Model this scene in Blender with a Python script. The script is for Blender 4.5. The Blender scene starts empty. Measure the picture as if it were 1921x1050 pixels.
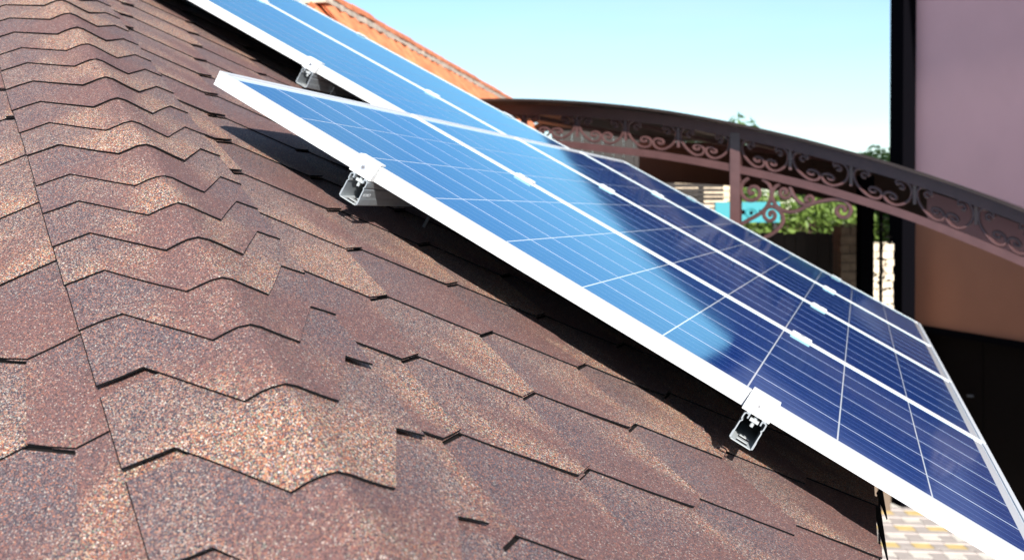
import bpy, bmesh, math, random
from mathutils import Vector, Matrix

random.seed(7)
scene = bpy.context.scene
col = scene.collection
ZC = 3.88                                   # height of the near panel's upper corner above the ground
TH = math.radians(29.4754)                  # pitch of the panel slope

# ------------------------------------------------------------------ camera
XC = Vector((0.92535239, 0.37910811, 0.0))          # image right
YC = Vector((0.00451715, -0.01102576, -0.99992901)) # image down
ZF = Vector((-0.3790812, 0.9252867, -0.01191521))   # viewing direction
CAM = Vector((1.16207443, -1.87678211, ZC - 0.27953405))
cd = bpy.data.cameras.new("camera")
cam = bpy.data.objects.new("camera", cd)
col.objects.link(cam)
m = Matrix((XC, -YC, -ZF)).transposed().to_4x4()
m.translation = CAM
cam.matrix_world = m
cd.sensor_width = 36.0
cd.lens = 36.0 * 2079.1 / 1921.0
cd.shift_x = 200.0 / 1921.0
cd.shift_y = -100.0 / 1921.0
cd.clip_start, cd.clip_end = 0.02, 2000.0
cd.dof.use_dof = True
cd.dof.focus_distance = 1.72
cd.dof.aperture_fstop = 7.0
scene.camera = cam

# ------------------------------------------------------------------ light
SUN_DIR = Vector((-0.779, 1.45, -0.709)).normalized()   # direction in which sunlight travels
elev = math.asin(-SUN_DIR.z)
azim = math.atan2(-SUN_DIR.x, -SUN_DIR.y)
world = bpy.data.worlds.new("World")
scene.world = world
world.use_nodes = True
wn, wl = world.node_tree.nodes, world.node_tree.links
wn.clear()
wo = wn.new("ShaderNodeOutputWorld")
bg = wn.new("ShaderNodeBackground")
sky = wn.new("ShaderNodeTexSky")
sky.sky_type = 'NISHITA'
sky.sun_disc = False
sky.sun_elevation = elev
sky.sun_rotation = azim
sky.air_density = 1.0
sky.dust_density = 0.0
sky.ozone_density = 2.0
tint = wn.new("ShaderNodeMix"); tint.data_type = 'RGBA'; tint.blend_type = 'MULTIPLY'
tint.inputs[0].default_value = 1.0
tint.inputs[7].default_value = (1.08, 1.18, 1.24, 1)
wl.new(sky.outputs[0], tint.inputs[6])
# thin high cloud
wtc = wn.new("ShaderNodeTexCoord"); wmp = wn.new("ShaderNodeMapping"); wmp.inputs["Scale"].default_value = (1.6, 1.6, 7.0)
wnz = wn.new("ShaderNodeTexNoise"); wnz.inputs["Scale"].default_value = 2.2; wnz.inputs["Detail"].default_value = 5; wnz.inputs["Roughness"].default_value = .55
wmr = wn.new("ShaderNodeMapRange"); wmr.inputs["From Min"].default_value = .42; wmr.inputs["From Max"].default_value = .75
wmr.inputs["To Min"].default_value = 0; wmr.inputs["To Max"].default_value = .45
wcl = wn.new("ShaderNodeMix"); wcl.data_type = 'RGBA'; wcl.inputs[7].default_value = (5.2, 6.6, 7.4, 1)
wl.new(wtc.outputs["Generated"], wmp.inputs["Vector"]); wl.new(wmp.outputs[0], wnz.inputs["Vector"])
wl.new(wnz.outputs["Fac"], wmr.inputs["Value"]); wl.new(wmr.outputs[0], wcl.inputs[0])
wl.new(tint.outputs[2], wcl.inputs[6]); wl.new(wcl.outputs[2], bg.inputs[0])
bg.inputs[1].default_value = 0.075
wl.new(bg.outputs[0], wo.inputs[0])
sd = bpy.data.lights.new("sun", 'SUN')
sd.energy = 4.8
sd.angle = math.radians(0.5)
sd.color = (1.0, 0.955, 0.89)
sun = bpy.data.objects.new("sun", sd)
col.objects.link(sun)
sun.rotation_euler = SUN_DIR.to_track_quat('-Z', 'Y').to_euler()
sun.location = (5, -8, 12)
vs = scene.view_settings
vs.view_transform = 'Standard'
vs.look = 'None'
vs.exposure = 0.95
vs.gamma = 1.0
vs.use_curve_mapping = False
scene.cycles.max_bounces = 6
scene.cycles.use_denoising = True

# ------------------------------------------------------------------ helpers
def tag(o, label=None, cat=None, group=None, kind=None):
    if label: o["label"] = label
    if cat: o["category"] = cat
    if group: o["group"] = group
    if kind: o["kind"] = kind
    return o

def link(name, data, parent=None, matrix=None):
    o = bpy.data.objects.new(name, data)
    col.objects.link(o)
    if parent is not None: o.parent = parent
    if matrix is not None: o.matrix_local = matrix
    return o

def empty(name, label, cat, group=None, matrix=None):
    o = link(name, None, None, matrix)
    o.empty_display_size = 0.1
    return tag(o, label, cat, group)

def mesh(name, verts, faces, mats, idx=None):
    me = bpy.data.meshes.new(name)
    me.from_pydata([tuple(v) for v in verts], [], faces)
    for mt in (mats if isinstance(mats, (list, tuple)) else [mats]): me.materials.append(mt)
    if idx: me.polygons.foreach_set("material_index", idx)
    me.validate(); me.update()
    return me

class MB:
    """collects boxes, tubes and free faces into one mesh"""
    def __init__(s): s.v, s.f, s.i = [], [], []
    def add(s, verts, faces, mi=0):
        o = len(s.v); s.v += [Vector(v) for v in verts]
        s.f += [tuple(o + k for k in f) for f in faces]; s.i += [mi] * len(faces)
        return s
    def box(s, a, b, M=None, mi=0):
        vs_ = [Vector((x, y, z)) for z in (a[2], b[2]) for y in (a[1], b[1]) for x in (a[0], b[0])]
        if M is not None: vs_ = [M @ v for v in vs_]
        return s.add(vs_, [(0,2,3,1),(4,5,7,6),(0,1,5,4),(2,6,7,3),(0,4,6,2),(1,3,7,5)], mi)
    def bbox(s, a, b, bv, M=None, mi=0):
        """box with its top edges bevelled"""
        x0,y0,z0 = a; x1,y1,z1 = b
        vs_ = [(x0,y0,z0),(x1,y0,z0),(x1,y1,z0),(x0,y1,z0),(x0,y0,z1-bv),(x1,y0,z1-bv),(x1,y1,z1-bv),(x0,y1,z1-bv),
               (x0+bv,y0+bv,z1),(x1-bv,y0+bv,z1),(x1-bv,y1-bv,z1),(x0+bv,y1-bv,z1)]
        vs_ = [Vector(v) for v in vs_]
        if M is not None: vs_ = [M @ v for v in vs_]
        return s.add(vs_, [(3,2,1,0),(0,1,5,4),(1,2,6,5),(2,3,7,6),(3,0,4,7),(4,5,9,8),(5,6,10,9),(6,7,11,10),(7,4,8,11),(8,9,10,11)], mi)
    def tube(s, pts, r, n=6, closed_ends=True, mi=0, r_end=None, up=None):
        pts = [Vector(p) for p in pts]; o = len(s.v); N = len(pts)
        t0 = (pts[1]-pts[0]).normalized()
        a = (up or (Vector((0,0,1)) if abs(t0.z) < .9 else Vector((1,0,0)))).copy()
        a = (a - t0*a.dot(t0)).normalized()
        for k, p in enumerate(pts):
            t = (pts[min(k+1,N-1)]-pts[max(k-1,0)]).normalized()
            a = (a - t*a.dot(t)).normalized(); b = t.cross(a)
            rr = r if r_end is None else r + (r_end-r)*k/(N-1)
            for j in range(n):
                g = 2*math.pi*(j+.5)/n
                s.v.append(p + a*math.cos(g)*rr + b*math.sin(g)*rr)
        fs = [(o+k*n+j, o+k*n+(j+1)%n, o+(k+1)*n+(j+1)%n, o+(k+1)*n+j) for k in range(N-1) for j in range(n)]
        if closed_ends: fs += [tuple(o+j for j in range(n))[::-1], tuple(o+(N-1)*n+j for j in range(n))]
        s.f += fs; s.i += [mi]*len(fs)
        return s
    def extrude(s, prof, a, b, to3, mi=0, caps=True):
        """closed profile [(p,q)] swept from a to b; to3(p,q,t) gives the point"""
        n = len(prof); o = len(s.v)
        s.v += [Vector(to3(p,q,a)) for p,q in prof] + [Vector(to3(p,q,b)) for p,q in prof]
        fs = [(o+k, o+(k+1)%n, o+n+(k+1)%n, o+n+k) for k in range(n)]
        if caps: fs += [tuple(o+k for k in range(n))[::-1], tuple(o+n+k for k in range(n))]
        s.f += fs; s.i += [mi]*len(fs)
        return s
    def me(s, name, mats): return mesh(name, s.v, s.f, mats, s.i)
    def build(s, name, mats, parent=None, matrix=None): return link(name, s.me(name, mats), parent, matrix)

def bgp(px, py, D):
    """point seen at photo pixel (px, py) at distance D along the view"""
    return CAM + (XC*((px-760.5)/2079.1) + YC*((py-425.0)/2079.1) + ZF)*D

# ------------------------------------------------------------------ materials
def mat(name):
    mt = bpy.data.materials.new(name); mt.use_nodes = True
    return mt, mt.node_tree.nodes, mt.node_tree.links, mt.node_tree.nodes["Principled BSDF"]

def simple(name, c, rough=.6, metal=0., spec=.5, noise=0., nscale=8., bump=0., coat=0.):
    mt, N, Lk, P = mat(name)
    P.inputs["Base Color"].default_value = (*c, 1)
    P.inputs["Roughness"].default_value = rough
    P.inputs["Metallic"].default_value = metal
    P.inputs["Specular IOR Level"].default_value = spec
    P.inputs["Coat Weight"].default_value = coat
    if noise or bump:
        g = N.new("ShaderNodeNewGeometry")
        t = N.new("ShaderNodeTexNoise"); t.inputs["Scale"].default_value = nscale; t.inputs["Detail"].default_value = 6
        Lk.new(g.outputs["Position"], t.inputs["Vector"])
        if noise:
            r = N.new("ShaderNodeValToRGB")
            r.color_ramp.elements[0].position = .3; r.color_ramp.elements[1].position = .72
            r.color_ramp.elements[0].color = (*[x*(1-noise) for x in c], 1)
            r.color_ramp.elements[1].color = (*[min(1, x*(1+noise)) for x in c], 1)
            Lk.new(t.outputs["Fac"], r.inputs[0]); Lk.new(r.outputs[0], P.inputs["Base Color"])
        if bump:
            b = N.new("ShaderNodeBump"); b.inputs["Strength"].default_value = bump; b.inputs["Distance"].default_value = .01
            Lk.new(t.outputs["Fac"], b.inputs["Height"]); Lk.new(b.outputs[0], P.inputs["Normal"])
    return mt

def ramp(N, cols, interp='CONSTANT'):
    r = N.new("ShaderNodeValToRGB"); r.color_ramp.interpolation = interp
    e = r.color_ramp.elements
    while len(e) < len(cols): e.new(.5)
    for k, (p, c) in enumerate(cols):
        e[k].position = p; e[k].color = (*c, 1)
    return r

def math_node(N, Lk, op, a, b=None, clamp=False):
    n = N.new("ShaderNodeMath"); n.operation = op; n.use_clamp = clamp
    for i, x in enumerate((a, b)):
        if x is None: continue
        if isinstance(x, (int, float)): n.inputs[i].default_value = x
        else: Lk.new(x, n.inputs[i])
    return n.outputs[0]

def granules():
    """mineral granules of three printed mixes: speckled, plain maroon and the dark slate band"""
    mt, N, Lk, P = mat("shingle_granules")
    g = N.new("ShaderNodeNewGeometry"); tc = N.new("ShaderNodeTexCoord"); oi = N.new("ShaderNodeObjectInfo")
    vor = N.new("ShaderNodeTexVoronoi"); vor.inputs["Scale"].default_value = 740
    Lk.new(g.outputs["Position"], vor.inputs["Vector"])
    sep = N.new("ShaderNodeSeparateColor"); Lk.new(vor.outputs["Color"], sep.inputs[0])
    rnd = sep.outputs[0]
    speck = ramp(N, [(0,(.030,.029,.040)),(.20,(.145,.072,.062)),(.37,(.094,.084,.094)),(.51,(.42,.125,.064)),(.65,(.50,.235,.115)),
                     (.78,(.64,.45,.30)),(.85,(.25,.34,.23)),(.91,(.36,.31,.32)),(.975,(.9,.80,.68))])
    plain = ramp(N, [(0,(.075,.044,.043)),(.26,(.158,.079,.072)),(.58,(.210,.108,.096)),(.80,(.110,.088,.092)),(.90,(.34,.145,.095)),(.965,(.46,.38,.32))])
    slate = ramp(N, [(0,(.032,.033,.044)),(.34,(.100,.092,.106)),(.58,(.175,.100,.091)),(.76,(.160,.156,.174)),(.86,(.44,.165,.095)),(.95,(.38,.35,.30))])
    for r in (speck, plain, slate): Lk.new(rnd, r.inputs[0])
    sx = N.new("ShaderNodeSeparateXYZ"); Lk.new(tc.outputs["Object"], sx.inputs[0])
    # broad mask between speckled and plain areas, changing along the strip and from piece to piece
    off = N.new("ShaderNodeVectorMath"); off.operation = 'ADD'
    comb = N.new("ShaderNodeCombineXYZ"); Lk.new(math_node(N, Lk, 'MULTIPLY', oi.outputs["Random"], 37.), comb.inputs[2])
    sc = N.new("ShaderNodeVectorMath"); sc.operation = 'MULTIPLY'; sc.inputs[1].default_value = (2.2, 5.5, 1)
    Lk.new(tc.outputs["Object"], sc.inputs[0]); Lk.new(sc.outputs[0], off.inputs[0]); Lk.new(comb.outputs[0], off.inputs[1])
    n1 = N.new("ShaderNodeTexNoise"); n1.inputs["Scale"].default_value = 1.0; n1.inputs["Detail"].default_value = 2
    Lk.new(off.outputs[0], n1.inputs["Vector"])
    f = math_node(N, Lk, 'ADD', n1.outputs["Fac"], math_node(N, Lk, 'MULTIPLY', oi.outputs["Random"], .26))
    mr = N.new("ShaderNodeMapRange"); mr.interpolation_type = 'SMOOTHSTEP'
    mr.inputs["From Min"].default_value = .54; mr.inputs["From Max"].default_value = .70
    nz = math_node(N, Lk, 'ADD', f, math_node(N, Lk, 'MULTIPLY', math_node(N, Lk, 'SUBTRACT', sep.outputs[1], .5), .10))
    Lk.new(nz, mr.inputs["Value"])
    mx = N.new("ShaderNodeMix"); mx.data_type = 'RGBA'
    Lk.new(mr.outputs[0], mx.inputs[0]); Lk.new(speck.outputs[0], mx.inputs[6]); Lk.new(plain.outputs[0], mx.inputs[7])
    # dark band printed high on each tab, broken by noise
    n2 = N.new("ShaderNodeTexNoise"); n2.inputs["Scale"].default_value = 7; n2.inputs["Detail"].default_value = 3
    Lk.new(g.outputs["Position"], n2.inputs["Vector"])
    bx = math_node(N, Lk, 'ADD', sx.outputs[0], math_node(N, Lk, 'MULTIPLY', math_node(N, Lk, 'SUBTRACT', n2.outputs["Fac"], .5), .16))
    bx = math_node(N, Lk, 'ADD', bx, math_node(N, Lk, 'MULTIPLY', math_node(N, Lk, 'SUBTRACT', sep.outputs[2], .5), .05))
    br = N.new("ShaderNodeMapRange"); br.interpolation_type = 'SMOOTHSTEP'
    br.inputs["From Min"].default_value = -.10; br.inputs["From Max"].default_value = -.19
    Lk.new(bx, br.inputs["Value"])
    mx2 = N.new("ShaderNodeMix"); mx2.data_type = 'RGBA'
    Lk.new(math_node(N, Lk, 'MULTIPLY', br.outputs[0], .65), mx2.inputs[0])
    Lk.new(mx.outputs[2], mx2.inputs[6]); Lk.new(slate.outputs[0], mx2.inputs[7])
    Lk.new(mx2.outputs[2], P.inputs["Base Color"])
    P.inputs["Roughness"].default_value = .75
    P.inputs["Specular IOR Level"].default_value = .35
    b = N.new("ShaderNodeBump"); b.inputs["Strength"].default_value = .55; b.inputs["Distance"].default_value = .0012
    b.invert = True
    Lk.new(vor.outputs["Distance"], b.inputs["Height"]); Lk.new(b.outputs[0], P.inputs["Normal"])
    return mt

def cell_material():
    mt, N, Lk, P = mat("solar_cell")
    tc = N.new("ShaderNodeTexCoord"); oi = N.new("ShaderNodeObjectInfo"); g = N.new("ShaderNodeNewGeometry")
    sx = N.new("ShaderNodeSeparateXYZ"); Lk.new(tc.outputs["Object"], sx.inputs[0])
    # silver bus bars printed along the cell
    u = math_node(N, Lk, 'MULTIPLY', math_node(N, Lk, 'ADD', sx.outputs[1], .0779), 4/.1558)
    fr = math_node(N, Lk, 'ABSOLUTE', math_node(N, Lk, 'SUBTRACT', math_node(N, Lk, 'FRACT', u), .5))
    bar = math_node(N, Lk, 'LESS_THAN', fr, .017)
    # crystal grains
    vo = N.new("ShaderNodeTexVoronoi"); vo.inputs["Scale"].default_value = 90
    Lk.new(g.outputs["Position"], vo.inputs["Vector"])
    sc = N.new("ShaderNodeSeparateColor"); Lk.new(vo.outputs["Color"], sc.inputs[0])
    v = math_node(N, Lk, 'ADD', math_node(N, Lk, 'MULTIPLY', sc.outputs[0], .5), math_node(N, Lk, 'MULTIPLY', oi.outputs["Random"], .5))
    blue = ramp(N, [(0,(.005,.032,.185)),(1,(.007,.040,.215))], 'LINEAR'); Lk.new(v, blue.inputs[0])
    mx = N.new("ShaderNodeMix"); mx.data_type = 'RGBA'; mx.inputs[7].default_value = (.20,.28,.44,1)
    Lk.new(bar, mx.inputs[0]); Lk.new(blue.outputs[0], mx.inputs[6])
    Lk.new(mx.outputs[2], P.inputs["Base Color"])
    P.inputs["Roughness"].default_value = .6
    P.inputs["Specular IOR Level"].default_value = 0
    gl = N.new("ShaderNodeBsdfGlossy"); gl.inputs["Color"].default_value = (.60,.98,1.0,1)
    fr_ = N.new("ShaderNodeFresnel"); fr_.inputs["IOR"].default_value = 2.4
    # thin uneven film of dust on the glass
    dn_ = N.new("ShaderNodeTexNoise"); dn_.inputs["Scale"].default_value = 3.2; dn_.inputs["Detail"].default_value = 8; dn_.inputs["Roughness"].default_value = .7
    Lk.new(g.outputs["Position"], dn_.inputs["Vector"])
    dm = N.new("ShaderNodeMapRange"); dm.inputs["From Min"].default_value = .35; dm.inputs["From Max"].default_value = .75
    dm.inputs["To Min"].default_value = .05; dm.inputs["To Max"].default_value = .11
    Lk.new(dn_.outputs["Fac"], dm.inputs["Value"]); Lk.new(dm.outputs[0], gl.inputs["Roughness"])
    ds_ = N.new("ShaderNodeTexNoise"); ds_.inputs["Scale"].default_value = 260; ds_.inputs["Detail"].default_value = 2
    Lk.new(g.outputs["Position"], ds_.inputs["Vector"])
    dd = math_node(N, Lk, 'MULTIPLY', math_node(N, Lk, 'SUBTRACT', ds_.outputs["Fac"], .66, True), .9)
    dd = math_node(N, Lk, 'ADD', dd, math_node(N, Lk, 'MULTIPLY', dn_.outputs["Fac"], .016))
    mxd = N.new("ShaderNodeMix"); mxd.data_type = 'RGBA'; mxd.inputs[7].default_value = (.45,.43,.40,1)
    Lk.new(dd, mxd.inputs[0]); Lk.new(mx.outputs[2], mxd.inputs[6]); Lk.new(mxd.outputs[2], P.inputs["Base Color"])
    ms = N.new("ShaderNodeMixShader")
    Lk.new(fr_.outputs[0], ms.inputs[0]); Lk.new(P.outputs[0], ms.inputs[1]); Lk.new(gl.outputs[0], ms.inputs[2])
    Lk.new(ms.outputs[0], N["Material Output"].inputs[0])
    return mt

M_GRAN = granules()
M_BITUMEN = simple("bitumen_edge", (.006,.006,.007), .9, spec=.1)
M_DECK = simple("roof_felt", (.012,.010,.010), .9, spec=.1)
M_CELL = cell_material()
M_SHEET = simple("white_backsheet", (.72,.75,.78), .5, coat=1.0)
M_FRAME = simple("white_anodised", (.50,.51,.52), .5, spec=.2)
M_CLAMP = simple("white_clamp", (.60,.61,.61), .5, spec=.2)
M_ALU = simple("mill_aluminium", (.40,.44,.47), .38, metal=.55, noise=.08, nscale=60)
M_FLOOR = simple("pale_aluminium", (.42,.45,.46), .5, metal=.3)
M_STEEL = simple("steel_bolt", (.45,.46,.48), .35, metal=.9)
M_MARK = simple("stamped_mark", (.55,.58,.6), .5)
M_BOUNCE_CUT = simple("bounce_absorber", (.012,.012,.013), .6)  # added black layer, cuts light bounced under the panels
M_IRON = simple("maroon_iron_paint", (.082,.040,.039), .36, noise=.12, nscale=14)
M_ROOFSHEET = simple("brown_roof_sheet", (.022,.013,.010), .42, noise=.35, nscale=5)
M_PINK = simple("mauve_plaster", (.66,.395,.425), .85, noise=.03, nscale=2.2, bump=.10)
M_SHADE_PLASTER = simple("shaded_mauve_plaster", (.27,.112,.066), .85, noise=.05, nscale=2.2, bump=.10)  # mauve plaster in shade, the darkening put into the colour
M_BAND = simple("maroon_sheet", (.24,.125,.135), .6, noise=.1, nscale=5)
M_DARK = simple("dark_brown_paint", (.0032,.003,.0042), .8, spec=0)
M_VOID_SHADE = simple("carport_shade_black", (.005,.0036,.0036), .8, spec=.06)  # near-black colour painted in for the shaded carport interior
M_TERRA = simple("terracotta", (.62,.20,.085), .8, noise=.35, nscale=9)
M_MORTAR = simple("pale_mortar", (.46,.38,.30), .9, noise=.25, nscale=20)
M_BRICK = simple("beige_stone", (.62,.50,.36), .85, noise=.25, nscale=6)
M_SHADE_STONE = simple("shaded_beige_stone", (.17,.125,.085), .9, noise=.3, nscale=10)  # beige stone darkened in its colour to stand for shade
M_CREAM = simple("cream_stone", (.70,.60,.46), .85, noise=.2, nscale=14)
M_JOINT = simple("dark_joint", (.16,.12,.09), .9)
M_TEAL = simple("turquoise_plastic", (.010,.235,.275), .5)
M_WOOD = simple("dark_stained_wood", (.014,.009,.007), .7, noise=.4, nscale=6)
M_WALL = simple("house_render", (.08,.065,.055), .9, noise=.1)
M_GREY = simple("grey_paver", (.55,.49,.46), .9, noise=.10, nscale=9)
M_YEL = simple("yellow_paver", (.80,.60,.26), .9, noise=.12, nscale=9)
M_WHT = simple("white_paver", (.85,.80,.72), .9, noise=.1, nscale=9)
M_BARK = simple("bark", (.09,.06,.04), .9, noise=.4, nscale=12)
M_LAMP = simple("lamp_metal", (.10,.10,.11), .5)
M_BLUE = simple("blue_plastic", (.01,.10,.25), .5)

def leaf_material(name, dark, light):
    mt, N, Lk, P = mat(name)
    g = N.new("ShaderNodeNewGeometry")
    t = N.new("ShaderNodeTexNoise"); t.inputs["Scale"].default_value = 5; t.inputs["Detail"].default_value = 5
    Lk.new(g.outputs["Position"], t.inputs["Vector"])
    r = ramp(N, [(.35, dark), (.65, light)], 'LINEAR'); Lk.new(t.outputs["Fac"], r.inputs[0])
    Lk.new(r.outputs[0], P.inputs["Base Color"])
    P.inputs["Roughness"].default_value = .55
    tr = N.new("ShaderNodeBsdfTranslucent"); Lk.new(r.outputs[0], tr.inputs[0])
    mx = N.new("ShaderNodeMixShader"); mx.inputs[0].default_value = .35
    out = N["Material Output"]
    Lk.new(P.outputs[0], mx.inputs[1]); Lk.new(tr.outputs[0], mx.inputs[2]); Lk.new(mx.outputs[0], out.inputs[0])
    return mt
M_LEAF = leaf_material("bright_leaves", (.085,.15,.028), (.25,.36,.075))
M_LEAF2 = leaf_material("grey_green_leaves", (.07,.14,.045), (.17,.28,.09))

# ------------------------------------------------------------------ ground
def pavement():
    mt, N, Lk, P = mat("paving")
    g = N.new("ShaderNodeNewGeometry")
    bt = N.new("ShaderNodeTexBrick"); bt.inputs["Scale"].default_value = 1
    bt.inputs["Brick Width"].default_value = .35; bt.inputs["Row Height"].default_value = .17
    bt.inputs["Mortar Size"].default_value = .006
    bt.inputs["Color1"].default_value = (.52,.46,.43,1); bt.inputs["Color2"].default_value = (.56,.50,.47,1)
    bt.inputs["Mortar"].default_value = (.36,.32,.29,1)
    Lk.new(g.outputs["Position"], bt.inputs["Vector"]); Lk.new(bt.outputs[0], P.inputs["Base Color"])
    P.inputs["Roughness"].default_value = .9
    s = 600
    me = mesh("ground", [(-s,-s,0),(s,-s,0),(s,s,0),(-s,s,0)], [(0,1,2,3)], mt)
    return tag(link("ground", me), "grey paved courtyard ground stretching around the houses", kind="structure")
ground = pavement()

# ------------------------------------------------------------------ house with the shingle roof
S3 = Vector((math.cos(TH), 0, -math.sin(TH)))     # down the panel slope
U3 = Vector((0, 1, 0))                            # along the eave, away from the camera
N3 = Vector((math.sin(TH), 0, math.cos(TH)))      # out of the roof
O3 = Vector((0, 0, ZC))
DR = .13                                          # roof lies this far below the panel faces
def RP(s, u, h): return O3 + S3*s + U3*u + N3*h
def basis(x, y, z, o):
    mm = Matrix((x, y, z)).transposed().to_4x4(); mm.translation = o; return mm

P0 = Vector((-0.16153565, -0.13341091, ZC-0.05802694))   # a point of the hip line
HIP = Vector((0.67633412, -0.62963701, -0.38226873))     # down the hip
ER = Vector((0.54814104, 0.77688946, -0.30981311))       # away from the hip on the right slope
EL = Vector((-0.73659497, -0.5781264, -0.35099532))      # away from the hip on the left slope
NL = Vector((0, -0.518967337, 0.854794071))
DL = Vector((0, -0.854794071, -0.518967337))             # down the left slope
HL = Vector((1, 0, 0))
EXPO, PITCH, TB, TA = .1395, .336, .065, .103            # exposure, tab spacing, tab bottom, tab flank
TT = .0028

house = empty("house", "house roofed in brown hexagonal asphalt shingles, solar panels mounted above its right slope", "house")

def tab_mesh(seed):
    rg = random.Random(seed)
    b2, p2 = TB/2, PITCH/2 - .0012
    lift = max(0, rg.gauss(.0002, .0014)); skew = rg.gauss(0, .0008)
    if seed % 6 == 0 and seed: lift += .0028
    def ztop(x, y):
        k = max(0, 1 + x/EXPO)
        return TT*(2 + x/EXPO) + (lift + skew*y/.1)*k*k
    out = []
    ts = [0, .2, .4, .6, .8]
    j = lambda: rg.uniform(-.0011, .0011)
    out += [(-EXPO + EXPO*t, -(b2+TA) + TA*t + (j() if t else 0)) for t in ts]
    out += [(0 + j(), -b2), (j(), 0), (0 + j(), b2)]
    out += [(-EXPO*t, b2 + TA*t + j()) for t in ts[1:]]
    out += [(-EXPO, b2+TA)]
    n = len(out)
    up = [(-EXPO, p2), (-2*EXPO+.004, p2), (-2*EXPO+.004, -p2), (-EXPO, -p2)]
    allp = out + up; T = len(allp)
    v = [(x, y, ztop(x, y)) for x, y in allp] + [(x, y, ztop(x, y) - TT*.97) for x, y in allp]
    f = []; ix = []
    # lower part in strips so that curled corners stay smooth
    L = list(range(0, 6)); R = list(range(n-1, n-7, -1))
    for k in range(5):
        if k < 4: f.append((L[k], L[k+1], R[k+1], R[k]))
        else: f.append((L[4], 5, 6, 7, R[4]))
    f = [q[::1] for q in f]
    f.append((n+3, L[0], R[0], n+0, n+1, n+2)[::1])
    ix += [0]*len(f)
    ff = [tuple(T+k for k in q)[::-1] for q in f]
    f += ff; ix += [1]*len(ff)
    for k in range(T):
        a, b = k, (k+1) % T
        f.append((a, a+T, b+T, b)); ix.append(1)
    return mesh("shingle", v, f, [M_GRAN, M_BITUMEN], ix)

TABS = [tab_mesh(s) for s in range(24)]

def clipped(me, M, p0, nrm):
    """world mesh cut by a plane, kept on the side the normal points to; returned in the tab's own space"""
    bm = bmesh.new(); bm.from_mesh(me)
    Mi = M.inverted()
    pl = Mi @ p0; nl = (M.to_3x3().transposed() @ nrm).normalized()
    bmesh.ops.bisect_plane(bm, geom=bm.verts[:]+bm.edges[:]+bm.faces[:], plane_co=pl, plane_no=nl, clear_inner=True)
    n = len(bm.faces)
    m2 = bpy.data.meshes.new("shingle")
    for x in (M_GRAN, M_BITUMEN): m2.materials.append(x)
    bm.to_mesh(m2); bm.free()
    return m2 if n else None

def hip_p(P, e): return (P - P0).dot(e)

CUT_R = (HIP.cross(N3)).normalized()
if CUT_R.dot(ER) < 0: CUT_R = -CUT_R
CUT_L = -((HIP.cross(NL)).normalized())
if CUT_L.dot(EL) < 0: CUT_L = -CUT_L

covered = bmesh.new()
rs = random.Random(3)
n_sh = 0
for k in range(-22, 6):
    s = .748 + EXPO*k
    u0 = -.158 + (k % 2)*PITCH/2 + TB/2
    for j in range(-8, 16):
        u = u0 + j*PITCH + rs.uniform(-.004, .004)
        if u > 4.2: continue
        o = RP(s, u, -DR)
        pc = hip_p(o - S3*EXPO*.5, ER)
        if pc < -.16: continue
        M = basis(S3, U3, N3, o) @ Matrix.Rotation(rs.gauss(0, .006), 4, 'Z')
        me = rs.choice(TABS)
        hidden = u > (.95 if s > -.05 else 1.75 + max(0, -.5 - s)*.4)
        if hidden:
            mm = bmesh.new(); mm.from_mesh(me); mm.transform(M)
            tmp = bpy.data.meshes.new("t"); mm.to_mesh(tmp); mm.free(); covered.from_mesh(tmp); bpy.data.meshes.remove(tmp)
            continue
        if pc < .26:
            me = clipped(me, M, P0 + ER*.012, CUT_R)
            if me is None: continue
        link("shingle", me, house, M); n_sh += 1
cm = bpy.data.meshes.new("covered_shingles")
for x in (M_GRAN, M_BITUMEN): cm.materials.append(x)
covered.to_mesh(cm); covered.free()
tag(link("covered_shingles", cm, house), kind="stuff")

# left slope
def LP(h, d, n): return O3 + HL*h + DL*d + NL*n
# plane offset so that the slope passes through the hip line
LOFF = (P0 - O3).dot(NL)
for k in range(-22, 8):
    d = 1.062 + EXPO*k
    far = .39 + .168*k
    for j in range(-6, 14):
        h = far - TB/2 - j*PITCH
        if abs(h - far) > 1.6 and k > -4: continue
        o = LP(h, d, LOFF)
        pc = hip_p(o - DL*EXPO*.5, EL)
        if pc < -.16 or pc > .75: continue
        M = basis(DL, NL.cross(DL), NL, o) @ Matrix.Rotation(rs.gauss(0, .006), 4, 'Z')
        me = rs.choice(TABS)
        if pc < .26:
            me = clipped(me, M, P0 + EL*.012, CUT_L)
            if me is None: continue
        link("shingle", me, house, M); n_sh += 1
print("shingles", n_sh)

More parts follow.
